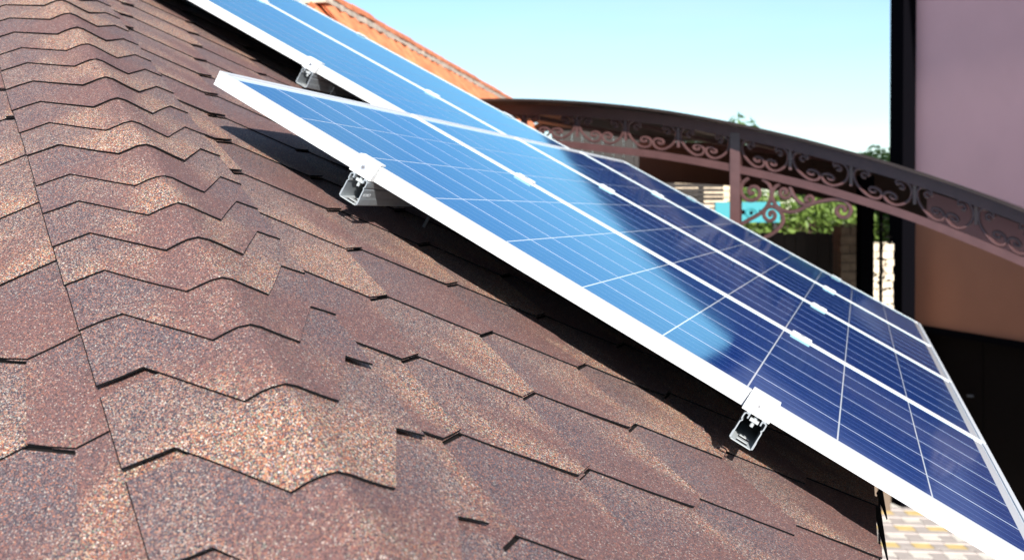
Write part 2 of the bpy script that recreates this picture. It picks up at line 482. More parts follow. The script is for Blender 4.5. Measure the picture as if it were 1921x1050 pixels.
# hip caps: one hexagonal tab bent over the hip
HN = (N3 + NL).normalized()
def hip_pt(p, q, h):
    r = .014
    # rounded fold: blend between the two slopes
    w = .5 + .5*max(-1, min(1, p/r)); w = w*w*(3-2*w)
    a = P0 + HIP*q
    flat = a + (ER*p if p >= 0 else EL*(-p))
    sag = -.0055 * max(0, 1 - abs(p - .009)/.05)
    nn = (NL*(1-w) + N3*w).normalized()
    return flat + nn*h - HN*sag
CQ = [1.92,1.76,1.595,1.432,1.270,1.106,.970,.842,.716,.592,.478,.334,.211,.078,-.060,-.195,-.318,-.462,-.60,-.74,-.88,-1.02,-1.16,-1.30,-1.44,-1.58,-1.72,-1.86]
PS = [-.1765,-.1752,-.148,-.120,-.092,-.063,-.036,-.018,-.007,.002,.012,.030,.048,.066,.089,.112,.136,.156,.1745,.177]
for n, q0 in enumerate(CQ):
    rg = random.Random(100+n)
    def bot(p):
        if p <= -.120: b = -.143
        elif p < -.036: b = -.143*(1-(p+.120)/.084)
        elif p <= .066: b = 0
        elif p < .136: b = -.143*(p-.066)/.070
        else: b = -.143
        return b
    sh = rg.uniform(-.0018, .0018); lf = max(0, rg.gauss(.0005, .002)); lf2 = max(0, rg.gauss(.0003, .0012))
    v, f, ix = [], [], []
    R = 5
    for i, p in enumerate(PS):
        b = bot(p) + (rg.uniform(-.0015, .0015))
        for r in range(R):
            q = b + (-.287 - b)*r/(R-1)
            edge = max(0, 1 + q/.16)
            side = 1.0 if (i in (0, len(PS)-1)) else 0
            h = .0112 + TT*1.3*(2 + q/.143) + (lf*max(0, -p/.18) + lf2*max(0, p/.18) + .3*lf)*edge**2
            v.append(hip_pt(p + sh, q0 + q, h))
    o2 = len(v)
    for i, p in enumerate(PS):
        for r in range(R):
            v.append(v[i*R+r] - (NL if p < 0 else N3)*TT*1.0)
    n_p = len(PS)
    for i in range(n_p-1):
        for r in range(R-1):
            a = i*R+r
            f.append((a, a+1, a+R+1, a+R)); ix.append(1 if i == 0 else 0)
            f.append((o2+a, o2+a+R, o2+a+R+1, o2+a+1)); ix.append(1)
    for i in range(n_p-1):
        f.append((i*R, (i+1)*R, o2+(i+1)*R, o2+i*R)); ix.append(1)
        f.append((i*R+R-1, o2+i*R+R-1, o2+(i+1)*R+R-1, (i+1)*R+R-1)); ix.append(1)
    for r in range(R-1):
        f.append((r, o2+r, o2+r+1, r+1)); ix.append(1)
        a = (n_p-1)*R + r
        f.append((a, a+1, o2+a+1, o2+a)); ix.append(1)
    M = basis(HIP, HIP.cross(HN)*-1, HN, P0 + HIP*q0)
    Mi = M.inverted()
    link("hip_shingle", mesh("hip_shingle", [Mi @ x for x in v], f, [M_GRAN, M_BITUMEN], ix), house, M)

# deck, fascia, walls
q_lo, q_hi = 1.79, -2.6
A = P0 + HIP*q_lo; B = P0 + HIP*q_hi
def slab(name, pts, nrm, t, mt, parent):
    n = len(pts); v = [Vector(p) for p in pts] + [Vector(p) - nrm*t for p in pts]
    f = [tuple(range(n)), tuple(range(2*n-1, n-1, -1))] + [(k, k+n, (k+1)%n+n, (k+1)%n) for k in range(n)]
    return link(name, mesh(name, v, f, mt), parent)
s_lo = (A - O3).dot(S3); s_hi = (B - O3).dot(S3)
dn = -.0025
slab("roof_deck", [A+N3*dn, RP(s_lo, 4.32, -DR+dn), RP(s_hi, 4.32, -DR+dn), B+N3*dn], N3, .03, M_DECK, house)
slab("starter_strip", [RP(1.16, -1.16, -DR-.0005), RP(1.4425, -1.16, -DR+.0006), RP(1.4425, 4.3, -DR+.0006), RP(1.16, 4.3, -DR-.0005)][::-1], N3, .0030, M_GRAN, house)
for tip, root_a, root_b in (((.07,1.467),(.36,1.441),(.50,1.453)), ((.361,1.472),(.50,1.450),(.60,1.462)), ((.70,1.470),(.86,1.446),(.96,1.456))):
    slab("loose_flap", [RP(t_[1], t_[0], -DR-.0035-dz) for t_, dz in ((tip,.006),(root_a,0),(root_b,0))][::-1], N3, .003, M_BITUMEN, house)
dl_lo = (A - O3).dot(DL); dl_hi = (B - O3).dot(DL)
slab("roof_deck", [B+NL*dn-HIP*0, LP(-6, dl_hi, LOFF+dn), LP(-6, dl_lo, LOFF+dn), A+NL*dn], NL, .03, M_DECK, house)
ex, ez = A.x, A.z
MB().box((ex-.035, A.y-.0, ez-.17), (ex-.012, 4.32, ez-.045)).build("fascia", M_DARK, house)
MB().box((-6, A.y+.012, ez-.17), (ex-.036, A.y+.035, ez-.045)).build("fascia", M_DARK, house)
MB().box((-5.5, A.y+.35, .002), (ex-.35, 4.0, ez-.14)).build("wall", M_WALL, house)

# ------------------------------------------------------------------ solar panels
PL, PW, FH = 1.65, .99, .030
CP, CS = .1585, .1556
FR_ROOT = {}
def frame_mesh():
    b = MB(); lip = .0115
    # outer profile with shallow grooves: (offset inward, height below the face)
    prof = [(0,0),(lip,0),(lip,-.004),(.004,-.006),(.004,-FH+.002),(.022,-FH+.002),(.022,-FH),(0,-FH),
            (0,-.0255),(.0008,-.0250),(.0008,-.0240),(0,-.0235),(0,-.0175),(.0008,-.0170),(.0008,-.0160),(0,-.0155),(0,-.0085),(.0008,-.0080),(.0008,-.0070),(0,-.0065)]
    b.extrude(prof, 0, PL, lambda p,q,t: (t, p, q))
    b.extrude(prof, 0, PL, lambda p,q,t: (t, PW-p, q))
    b.extrude(prof, lip+.0005, PW-lip-.0005, lambda p,q,t: (p, t, q))
    b.extrude(prof, lip+.0005, PW-lip-.0005, lambda p,q,t: (PL-p, t, q))
    return b.me("frame", M_FRAME)
ME_FRAME = frame_mesh()
ME_SHEET = MB().box((.009,.009,-.0050),(PL-.009,PW-.009,-.0022)).box((.012,.012,-.0090),(PL-.012,PW-.012,-.0051), None, 1).me("backsheet", [M_SHEET, M_BOUNCE_CUT])  # second box: unseen dark underside added to absorb bounce light
h2 = CS/2
ME_CELL = MB().bbox((-h2,-h2+.0021,-.0002),(h2,h2-.0021,.0001), .0001).me("cell", M_CELL)
def panel(label, M):
    root = empty("solar_panel", label, "solar panel", "solar panels on the shingle roof", M)
    link("frame", ME_FRAME, root); link("backsheet", ME_SHEET, root)
    for a in range(10):
        for c in range(6):
            link("cell", ME_CELL, root, Matrix.Translation(((PL-10*CP)/2 + CP*(a+.5), (PW-6*CP)/2 + CP*(c+.5), -.0020)))
    return root

B_LOW = basis(S3, U3, N3, O3)
STEP = 1.005
low_labels = ["solar panel nearest the camera, its grooved white front edge running across the photo",
              "second solar panel behind the nearest one in the lower row",
              "third panel of the lower row, just before the far narrowest one",
              "farthest narrow solar panel of the lower row, bordering the iron canopy"]
for k in range(4):
    panel(low_labels[k], B_LOW @ Matrix.Translation((0, k*STEP, 0)))
# upper row: slightly lower and flatter than the lower one
AU = .0074
S_UP = (S3 + N3*AU).normalized(); N_UP = U3.cross(S_UP)*-1
if N_UP.z < 0: N_UP = -N_UP
O_UP = RP(0, 1.124, -.0182)
B_UP = basis(S_UP, U3, N_UP, O_UP)
up_labels = ["upper solar panel with its white long edge over the deep shadow", "uppermost far solar panel bordering the orange tiled roof"]
for k in range(2):
    panel(up_labels[k], B_UP @ Matrix.Translation((-PL-.022, k*STEP, 0)))

# rails, an open channel with lips and a slotted floor
def rail(name, label, M, s, y0, y1, hook_ys):
    w, ht, t = .020, .052, .0022
    z0 = -FH - .0008
    b = MB()
    outer = [(-w+.004,z0),(-w,z0-.004),(-w,z0-.013),(-w+.0022,z0-.016),(-w,z0-.019),(-w,z0-.034),(-w-.001,z0-.038),(-w-.001,z0-ht+.003),(-w+.003,z0-ht),
             (w-.003,z0-ht),(w+.001,z0-ht+.003),(w+.001,z0-.038),(w,z0-.034),(w,z0-.019),(w-.0022,z0-.016),(w,z0-.013),(w,z0-.004),(w-.004,z0)]
    lips = [(w-.010,z0),(w-.010,z0-.009),(w-.0075,z0-.009),(w-.0075,z0-.0028),(w-t-.001,z0-.0028),(w-t,z0-.006),(w-t,z0-.013),(w-t-.0022,z0-.016),(w-t,z0-.019),(w-t,z0-.036),(w-t,z0-ht+.0045),
            (-w+t,z0-ht+.0045),(-w+t,z0-.036),(-w+t,z0-.019),(-w+t+.0022,z0-.016),(-w+t,z0-.013),(-w+t,z0-.006),(-w+t+.001,z0-.0028),(-w+.0075,z0-.0028),(-w+.0075,z0-.009),(-w+.010,z0-.009),(-w+.010,z0)]
    # walls without the floor: left and right halves, floor made of strips around the slots
    fl = z0 - ht
    def wall(sg):
        o = [(sg*abs(x) if True else x, z) for x, z in outer[9:]]
        i = [(sg*abs(x), z) for x, z in lips[:11]]
        pr = o + i
        b.extrude(pr, y0, y1, lambda p,q,tt: (p, tt, q))
    wall(1); wall(-1)
    # floor with two oblong slots near the open end
    xw = w - t + .0004
    ys = [y0, y0+.007, y0+.026, y0+.038, y0+.056, y1]
    pl = MB()
    for k in range(5):
        if k in (1, 3):
            pl.box((-xw, ys[k], fl+.0001), (-.0095, ys[k+1], fl+.0018)); pl.box((.0095, ys[k], fl+.0001), (xw, ys[k+1], fl+.0018))
        else: pl.box((-xw, ys[k], fl+.0001), (xw, ys[k+1] if k < 4 else y1, fl+.0018))
    root = tag(b.build(name, M_ALU, None, M @ Matrix.Translation((s, 0, 0))), label, "mounting rail", "aluminium mounting rails under the panels")
    pl.build("slotted_floor", M_FLOOR, root)
    MB().box((-.0075, y0+.007, z0-.0115), (.0075, y0+.022, z0-.0060)).tube([(0, y0+.012, z0-.020), (0, y0+.012, z0-.0005)], .0032, 8).build("slot_nut", M_FLOOR, root)
    for y in hook_ys:
        bot = -DR + .004 + (.0 if M is B_LOW else .02)
        hb = MB()
        hb.box((.0225, y, fl-.006), (.0265, y+.030, fl+.026))
        hk = hb.build("roof_hook", M_ALU, root)
        MB().tube([(.030, y+.015, bot), (.030, y+.015, fl+.012)], .0036, 7).build("hanger_bolt", M_LAMP, hk)
    return root
r_up = rail("mounting_rail", "short open rail end with slotted floor under the nearest panel, left of centre", B_LOW, .3745, -.020, 4.06, [.34, 1.3, 2.5, 3.6])
r_lo = rail("mounting_rail", "open rail end with slotted floor and clear shadow, lower right under the nearest panel", B_LOW, 1.1785, -.020, 4.06, [.6, 1.9, 3.2])
rail("mounting_rail", "dark rail end under the upper panel beside the black shadow", B_UP, -.402, -.020, 2.06, [.14, 1.3])
rail("mounting_rail", "rail hidden high under the upper panels near the photo's top edge", B_UP, -1.262, -.020, 2.06, [.3, 1.5])

# faint stamped marks on the side of the rail
fc = bpy.data.curves.new("rail_stamp", 'FONT'); fc.body = "KCN/ZI"; fc.size = .0095; fc.extrude = .0001
fo = bpy.data.objects.new("rail_stamp", fc); col.objects.link(fo)
dg = bpy.context.evaluated_depsgraph_get()
fm = bpy.data.meshes.new_from_object(fo.evaluated_get(dg)); bpy.data.objects.remove(fo)
fm.materials.clear(); fm.materials.append(M_MARK)
rm = Matrix(((0,0,1,.0204),(1,0,0,-.012),(0,1,0,-FH-.0335),(0,0,0,1)))
link("stamp", fm, r_up, rm)

# clamps
def end_clamp_mesh(sg):
    b = MB(); w = .024
    # side profile (y outward negative, height)
    prof = [(.020,.0012),(.020,.0042),(-.001,.0042),(-.0060,.0005),(-.0165,-FH+.006),(-.0165,-FH-.0005),(-.0015,-FH-.0005),(-.0015,-.0005),(.0005,.0012)]
    prof = [(sg*p, q) for p, q in prof]
    b.extrude(prof, -w, w, lambda p,q,t: (t, p, q))
    return b.me("end_clamp", M_CLAMP)
ME_END = {1: end_clamp_mesh(1), -1: end_clamp_mesh(-1)}
def bolt_mesh(): 
    b = MB()
    b.tube([(0,0,-.006),(0,0,.0026)], .0068, 6)
    b.tube([(0,0,.0026),(0,0,.0030)], .0035, 6, mi=1)
    return b.me("bolt", [M_STEEL, M_LAMP])
ME_BOLT = bolt_mesh()
def mid_clamp_mesh():
    b = MB(); w = .025
    prof = [(-.0195,.0008),(-.0195,.0042),(-.0185,.0050),(-.0075,.0050),(-.0065,.0026),(.0065,.0026),(.0075,.0050),(.0185,.0050),(.0195,.0042),(.0195,.0008)]
    b.extrude(prof, -w, w, lambda p,q,t: (t, p, q))
    b.box((-w+.004,-.0062,-.020),(w-.004,.0062,.0026))
    return b.me("mid_clamp", M_CLAMP)
ME_MID = mid_clamp_mesh()
def end_clamp(label, M, s, y, sg):
    o = tag(link("end_clamp", ME_END[sg], None, M @ Matrix.Translation((s, y, 0))), label, "clamp", "clamps holding the solar panels")
    # bolt set in the sloping front of the clamp
    R = Matrix.Translation((-.002, -sg*.0105, -.016)) @ Matrix.Rotation(sg*math.radians(66), 4, 'X') @ Matrix.Diagonal((.9,.9,1.2,1))
    link("bolt", ME_BOLT, o, R)
    return o
def mid_clamp(label, M, s, y):
    o = tag(link("mid_clamp", ME_MID, None, M @ Matrix.Translation((s, y, 0))), label, "clamp", "clamps holding the solar panels")
    link("bolt", ME_BOLT, o, Matrix.Translation((0, 0, .0026)))
    return o
G = STEP - PW
rows = [("upper rail", .3715), ("lower rail", 1.1755)]
for nm, s in rows:
    where = "left of centre" if s < 1 else "lower right"
    end_clamp(f"white end clamp on the nearest panel's front edge above the {where} rail end", B_LOW, s, -.0005, 1)
    for k, nth in enumerate(("nearest and second", "second and third", "third and farthest")):
        end = "upper" if s < 1 else "lower"
        mid_clamp(f"white mid clamp between the {nth} lower-row panels, at their {end} end", B_LOW, s + .010*(k+1), (k+1)*STEP - G/2)
    end_clamp(f"small white end clamp on the farthest edge of the lower row, its {'upper' if s < 1 else 'lower'} end", B_LOW, s + .04, 3*STEP + PW + .0005, -1)
for s, nm in ((-.404, "lower"), (-1.262, "upper")):
    end_clamp("white end clamp above the dark rail end of the upper row" if nm == "lower" else "white end clamp high on the upper row's near edge, cut by the photo top", B_UP, s, -.0005, 1)
    mid_clamp(f"white mid clamp between the two upper-row panels, at their {nm} end", B_UP, s, STEP - G/2)
    end_clamp(f"white end clamp on the upper row's far edge beside {'the canopy' if nm == 'lower' else 'the orange roof'}", B_UP, s, STEP + PW + .0005, -1)

# ------------------------------------------------------------------ wrought iron canopy
BK = (XC*.50 + Vector((ZF.x, ZF.y, 0)).normalized()*.87).normalized(); BK.z = 0
def DA(px): return 1/(.1449 + 4.85e-5*(px-1127))
def AP(px, py, back=0.): return bgp(px, py, DA(px)) + BK*back
def interp(tab, x):
    """smooth monotone table lookup (Catmull-Rom)"""
    n = len(tab)
    k = 0
    while k < n-2 and x > tab[k+1][0]: k += 1
    x0, y0 = tab[k]; x1, y1 = tab[k+1]
    m0 = (y1-tab[k-1][1])/(x1-tab[k-1][0]) if k > 0 else (y1-y0)/(x1-x0)
    m1 = (tab[k+2][1]-y0)/(tab[k+2][0]-x0) if k < n-2 else (y1-y0)/(x1-x0)
    t = (x-x0)/(x1-x0); h = x1-x0
    if t < 0: return y0 + m0*(x-x0)
    if t > 1: return y1 + m1*(x-x1)
    return (2*t**3-3*t*t+1)*y0 + (t**3-2*t*t+t)*h*m0 + (-2*t**3+3*t*t)*y1 + (t**3-t*t)*h*m1
TOP = [(860,195),(986,193.5),(1100,198),(1214,208.5),(1300,221),(1400,240),(1500,263),(1580,284),(1673,310),(1797,350),(1921,397),(2050,453)]
BOT = [(860,266),(960,264),(1071,272),(1157,282),(1243,292),(1378,316),(1530,351),(1613,375),(1713,408),(1813,447),(1921,492),(2050,552)]
T_ = lambda x: interp(TOP, x)
B_ = lambda x: interp(BOT, x)

canopy = empty("canopy", "maroon wrought iron arched canopy with scrollwork and a dark brown roof sheet", "canopy")
XS = [820 + 1230*k/48 for k in range(49)]
def bar(name, ys, wpx, hz, back, parent, depth=.05):
    """rectangular bar following the arch; ys(x) is its centre line in the photo's plane"""
    b = MB(); o = 0; ring = []
    for x in XS:
        c = AP(x, ys(x), back); hh = hz/2
        ring.append([c - BK*depth/2 + Vector((0,0,hh)), c + BK*depth/2 + Vector((0,0,hh)), c + BK*depth/2 - Vector((0,0,hh)), c - BK*depth/2 - Vector((0,0,hh))])
    v = [p for r in ring for p in r]
    f = [(4*k+j, 4*k+(j+1)%4, 4*k+4+(j+1)%4, 4*k+4+j) for k in range(len(XS)-1) for j in range(4)] + [(3,2,1,0), tuple(len(v)-4+j for j in range(4))]
    return link(name, mesh(name, v, f, M_IRON), parent)

def spline(pts, sub=6):
    out = []
    n = len(pts)
    for k in range(n-1):
        p = [Vector(pts[max(0,min(n-1,k+d))]) for d in (-1,0,1,2)]
        for j in range(sub):
            t = j/sub
            out.append(.5*((2*p[1]) + (p[2]-p[0])*t + (2*p[0]-5*p[1]+4*p[2]-p[3])*t*t + (3*p[1]-p[0]-3*p[2]+p[3])*t**3))
    out.append(Vector(pts[-1]))
    return out
# one half of a scroll pair in unit space: x 0..1 across the bay, y 0 bottom rail..1 top rail
HALF = [(.235,.705),(.185,.69),(.165,.775),(.215,.86),(.275,.80),(.285,.90),(.215,.975),(.115,.945),(.055,.82),(.045,.62),(.085,.40),(.18,.20),(.30,.07),(.41,.09),(.475,.22),(.47,.36),(.40,.44),(.315,.415),(.285,.32),(.33,.26),(.38,.29),(.375,.345)]
STEMS = [884, 983, 1083, 1174, 1273, 1380, 1483, 1597, 1716, 1831, 1948, 2050]
def arch_face(back, detail):
    bar("top_rail", lambda x: T_(x)+13, 0, .062, back, canopy)
    bar("bottom_rail", lambda x: B_(x), 0, .044, back, canopy, .045)
    for k in range(len(STEMS)-1):
        x0, x1 = STEMS[k], STEMS[k+1]
        if k == 4: x1 -= 8
        if k == 5: x0 += 8
        for side in (0, 1):
            pts = []
            for a, c in spline(HALF, 4 if detail else 2):
                aa = a if side == 0 else 1-a
                x = x0 + (x1-x0)*aa
                lo, hi = B_(x)-8, T_(x)+21
                pts.append(AP(x, lo + (hi-lo)*c, back) )
            MB().tube(pts, .0085, 6 if detail else 4, up=BK).build("scroll", M_IRON, canopy)
        if k not in (4,):
            MB().tube([AP(x1, T_(x1)+60, back), AP(x1, T_(x1)+18, back)], .011, 4, up=BK).build("stem", M_IRON, canopy)
arch_face(0, True)
bar("rear_rail", lambda x: T_(x)+13, 0, .062, 4.4, canopy)
v, f = [], []
for x in XS:
    t_ = AP(x, T_(x)+14, 4.435)
    for bk, dz in ((0, 0), (.012, 0), (.012, -.38), (0, -.38)): v.append(t_ + BK*bk + Vector((0,0,dz)))
n_ = len(XS)
f = [(4*k+j, 4*k+(j+1)%4, 4*k+4+(j+1)%4, 4*k+4+j) for k in range(n_-1) for j in range(4)] + [(3,2,1,0), tuple(4*n_-4+j for j in range(4))]
link("rear_dark_sheet", mesh("rear_dark_sheet", v, f, M_ROOFSHEET), canopy)  # added dark sheet standing in for the dark under the canopy
v, f = [], []
xb = [1722 + 330*k/14 for k in range(15)]
for x in xb:
    for bk, dy in ((.52, 30), (.535, 30), (.535, -1), (.52, -1)):
        yy_ = T_(x)+dy if dy > 0 else B_(x)+6
        v.append(AP(x, yy_, 0) + BK*bk)
f = [(4*k+j, 4*k+(j+1)%4, 4*k+4+(j+1)%4, 4*k+4+j) for k in range(14) for j in range(4)] + [(3,2,1,0), tuple(56+j for j in range(4))]
link("back_band", mesh("back_band", v, f, M_BAND), canopy)
def post(px, back, w=.05):
    top = AP(px, T_(px)+14, back); r = Vector((XC.x, XC.y, 0)).normalized()
    al = Vector((BK.y, -BK.x, 0))
    M = basis(al, BK, Vector((0,0,1)), Vector((top.x, top.y, 0)))
    MB().box((-w/2,-w/2,.003),(w/2,w/2,top.z), M).build("post", M_IRON, canopy)
post(1381, -.001, .056)
# large scrolls bracketing the post, in the photo's 1050-pixel close-up of that corner
def P8(x, y): return (1360 + x/5.25, 250 + y/5.25)
def P5(x, y): return (1300 + x/3.0, 230 + y/3.0)
BRACKET = [
    [P8(*p) for p in [(285,580),(255,598),(236,570),(255,532),(300,528),(338,560),(340,610),(305,650),(245,662),(190,635),(158,570),(175,490),(235,440)]],
    [P8(*p) for p in [(370,455),(430,500),(458,580),(445,660),(400,740),(330,800),(240,850),(170,890),(110,930)]],
    [P8(*p) for p in [(540,500),(490,535),(462,600),(480,675),(530,740),(610,772),(700,768),(800,722),(900,682),(1050,655)]] + [P5(*p) for p in [(850,440),(888,485),(868,530),(825,528),(806,495),(828,470),(856,482),(848,503)]],
    [P8(*p) for p in [(390,1025),(460,990),(530,935),(572,865),(560,795),(510,740),(445,722),(395,755),(385,815),(430,862),(480,845),(492,800),(465,772),(440,790),(452,818)]],
    [P8(*p) for p in [(640,530),(680,620),(740,685),(800,705),(850,690),(868,650),(840,622),(802,635),(798,665),(828,670)]],
    [P8(*p) for p in [(640,530),(655,590),(610,638),(560,625),(542,580),(568,550),(604,562),(604,592),(582,592)]],
]
for path in BRACKET:
    pts = [AP(p.x, p.y) for p in spline([Vector((x, y, 0)) for x, y in path], 5)]
    MB().tube(pts, .0115, 6, up=BK).build("bracket_scroll", M_IRON, canopy)
# roof sheet with an overhang towards the camera, ribs beneath
OV = -.20
v, f = [], []
for x in XS:
    for bk, dz in ((OV, 0), (4.55, 0), (4.55, -.016), (OV, -.016)):
        v.append(AP(x, T_(x), 0) + BK*bk + Vector((0,0,dz+.012)))
n = len(XS)
for k in range(n-1):
    for j in range(4): f.append((4*k+j, 4*k+(j+1)%4, 4*k+4+(j+1)%4, 4*k+4+j))
f += [(3,2,1,0), tuple(4*(n-1)+j for j in range(4))]
link("roof_sheet", mesh("roof_sheet", v, f, M_ROOFSHEET), canopy)
for x in (930, 1080, 1230, 1381, 1540, 1700, 1860, 2010):
    for_a = AP(x, T_(x)+13, .03); for_b = AP(x, T_(x)+13, 4.37)
    MB().tube([for_a, for_b], .022, 4, up=Vector((0,0,1))).build("purlin", M_IRON, canopy)

# ------------------------------------------------------------------ mauve building on the right
FD = Vector((ZF.x, ZF.y, 0)).normalized()
DF = 13.5
cor = bgp(1717, 400, DF); cor.z = 0
WD = (XC*.145 - FD).normalized(); WD.z = 0; WD.normalize()         # along the wall towards the camera
WN = Vector((-WD.y, WD.x, 0))
if WN.dot(CAM - cor) < 0: WN = -WN
zb = bgp(1740, 611, DF-.25).z
BM_ = basis(WD, -WN, Vector((0,0,1)), cor)                        # x along the wall, y into the building
zpx_ = lambda py, D: CAM.z - (py-400.2)*D/2079.1
bld = empty("mauve_building", "mauve plastered building with a dark corner post and carport opening painted shade-black", "building")
ZT = CAM.z + 4.2
zm = zpx_(413, DF)
MB().box((0, 0, zm), (9, 4, ZT), BM_).build("wall", M_PINK, bld)
MB().box((.0, .004, zb), (9, 4, zm-.001), BM_).build("shaded_lower_wall", M_SHADE_PLASTER, bld)  # canopy shade painted as a darker stretch of wall
MB().box((.02, -.03, zb-.075), (9, .3, zb-.002), BM_).build("lintel", M_DARK, bld)
MB().box((-.285, -.165, 0.003), (-.004, .3, ZT+.05), BM_).build("corner_post", M_DARK, bld)
MB().box((-.15, -.25, ZT+.052), (9.2, 4.2, ZT+.25), BM_).build("roof_slab", M_DARK, bld)
for k in range(8):
    MB().bbox((.02+k*1.12, .10, .02), (1.125+k*1.12, .16, zb-.08), .01, BM_).build("void_shade_panel", M_VOID_SHADE, bld)  # black panels close the carport opening, painting its shade
MB().box((0, .161, .004), (9, 4, zb-.078), BM_).build("ground_storey", M_VOID_SHADE, bld)
lamp = empty("wall_lamp", "small dark lamp with pale head against the black carport opening", "lamp")
lc = bgp(1832, 742, 12.6); 
MB().box((-.10,-.02,-.012),(.12,.02,.012), basis(XC, FD, Vector((0,0,1)), lc)).build("arm", M_LAMP, lamp)
MB().box((-.035,-.03,.013),(.035,.01,.045), basis(XC, FD, Vector((0,0,1)), lc)).build("head", M_MORTAR, lamp)
MB().box((-.012,-.012,-.29),(.012,.012,-.013), basis(XC, FD, Vector((0,0,1)), lc)).build("stem", M_LAMP, lamp)
MB().box((-.05,-.02,-.325),(.06,.02,-.292), basis(XC, FD, Vector((0,0,1)), lc)).build("base", M_BLUE, lamp)

# ------------------------------------------------------------------ pavers in view at the lower right
pc = bgp(1700, 1000, 12.5); pc.z = 0
ang = math.radians(-7)
PX = (XC*math.cos(ang) + FD*math.sin(ang)).normalized()
PY = Vector((-PX.y, PX.x, 0))
me_p = {}
for key, mt, wdt in (("y", M_YEL, .196), ("w", M_WHT, .196), ("g", M_GREY, .146), ("G", M_GREY, .196), ("n", M_GREY, .346)):
    for dp in (.196, .136):
        me_p[key, dp] = MB().bbox((-wdt/2,-dp/2,.0),(wdt/2,dp/2,.014), .004).me("paver", mt)
rp = random.Random(5)
yy = -1.9; row = 0
while yy < 2.0:
    deep = row % 2 == 0
    dp = .20 if deep else .14
    shift = (row//2 % 4)*.19
    for k in range(-4, 5):
        x = k*.35 + (shift % .35)
        if deep:
            key = "y" if (row//2) % 2 == 0 else "w"
            items = [(x, key), (x+.175, "g")]
        else: items = [(x + .09, "n")]
        for xx, kk in items:
            p = pc + PX*xx + PY*yy
            link("paver", me_p[kk, .196 if deep else .136], ground, basis(PX, PY, Vector((0,0,1)), Vector((p.x, p.y, .004+rp.uniform(-.0015,.0015)))))
    yy += dp; row += 1

# ------------------------------------------------------------------ house with the orange tiled roof
RG = (XC*.274 + FD).normalized(); RG.z = 0; RG.normalize()       # ridge direction, away from the camera
end = bgp(964, 186, 14.0)
DQ = Vector((-RG.y, RG.x, 0))
if DQ.dot(XC) < 0: DQ = -DQ                                      # horizontally down the slope facing us
pt = math.radians(46)
DS = (DQ*math.cos(pt) - Vector((0,0,1))*math.sin(pt)).normalized()
NS = (DQ*math.sin(pt) + Vector((0,0,1))*math.cos(pt)).normalized()
th = empty("tiled_house", "house behind with a sunlit orange clay tile roof and mortared ridge", "house")
LEN = 7.4
def tile_mesh():
    b = MB(); w, l = .232, .42
    n = 6; v = []
    for z0 in (0, -.014):
        for x in (0, l):
            for k in range(n+1):
                y = -w/2 + w*k/n
                v.append((x, y, .030*math.cos(2*math.pi*(k/n-.5))*.5 + .034*x/l*-1 + .05 + z0 + (.012 if x == l else 0)))
    m_ = n+1
    f = [(k, k+1, m_+k+1, m_+k) for k in range(n)] + [(2*m_+k, 3*m_+k, 3*m_+k+1, 2*m_+k+1) for k in range(n)]
    f += [(m_+k, m_+k+1, 3*m_+k+1, 3*m_+k) for k in range(n)]
    return mesh("roof_tile", v, f, M_TERRA)
ME_TILES = [tile_mesh()]
rt = random.Random(11)
top_ = end
rowsN = 4
for r in range(rowsN):
    for k in range(int(LEN/.222)):
        o = top_ - RG*(.12 + k*.222) + DS*(.05 + r*.27 + rt.uniform(-.008,.008)) - NS*.085
        M = basis(DS, NS.cross(DS), NS, o) @ Matrix.Rotation(rt.gauss(0,.012), 4, 'Z')
        link("roof_tile", ME_TILES[0], th, M)
def ridge_mesh():
    b = MB(); n = 6; L2 = .40; v = []
    for x in (0, L2):
        for rr in (.080, .066):
            for k in range(n+1):
                a = math.pi*(k/n)
                v.append((x, math.cos(a)*rr*(1.06 if x else 1), math.sin(a)*rr*.85*(1.06 if x else 1)))
    m_ = n+1
    f = [(k, k+1, 2*m_+k+1, 2*m_+k) for k in range(n)] + [(m_+k, 3*m_+k, 3*m_+k+1, m_+k+1) for k in range(n)]
    f += [(k, m_+k, m_+k+1, k+1) for k in range(n)] + [(2*m_+k, 2*m_+k+1, 3*m_+k+1, 3*m_+k) for k in range(n)]
    return mesh("ridge_tile", v, f, M_TERRA)
ME_RIDGE = ridge_mesh()
for k in range(int(LEN/.37)):
    o = top_ - RG*(.40 + k*.37) - Vector((0,0,.085 + rt.uniform(-.006,.006)))
    link("ridge_tile", ME_RIDGE, th, basis(RG, Vector((0,0,1)).cross(RG), Vector((0,0,1)), o))
# pale mortar bed under the ridge tiles, uneven
mb = MB(); nm_ = int(LEN/.06); pv = []
for k in range(nm_):
    o = top_ - RG*(.05 + k*.06) - Vector((0,0,.135))
    j1, j2, j3 = rt.uniform(-.014,.014), rt.uniform(-.016,.010), rt.uniform(-.006,.006)
    M = basis(RG, Vector((0,0,1)).cross(RG), Vector((0,0,1)), o)
    pv += [M @ Vector(p) for p in [(0,-.092-j1*.5,.0+j3),(0,-.080-j2*.5,.045),(0,.080+j2*.5,.045),(0,.092+j1*.5,.0+j3)]]
mb.add(pv, [(4*k+a, 4*k+(a+1)%4, 4*k+4+(a+1)%4, 4*k+4+a) for k in range(nm_-1) for a in range(4)] + [(3,2,1,0), tuple(4*nm_-4+a for a in range(4))])
mb.build("mortar_bed", M_MORTAR, th)
DS2 = (-DQ*math.cos(pt) - Vector((0,0,1))*math.sin(pt)).normalized(); NS2 = (-DQ*math.sin(pt) + Vector((0,0,1))*math.cos(pt)).normalized()
for dsn, nsn in ((DS, NS), (DS2, NS2)):
    a = top_ - NS*.0 - Vector((0,0,.13)); c_ = a - RG*LEN
    slab("roof_deck", [a, c_, c_ + dsn*1.3, a + dsn*1.3], nsn, .05, M_TERRA, th)
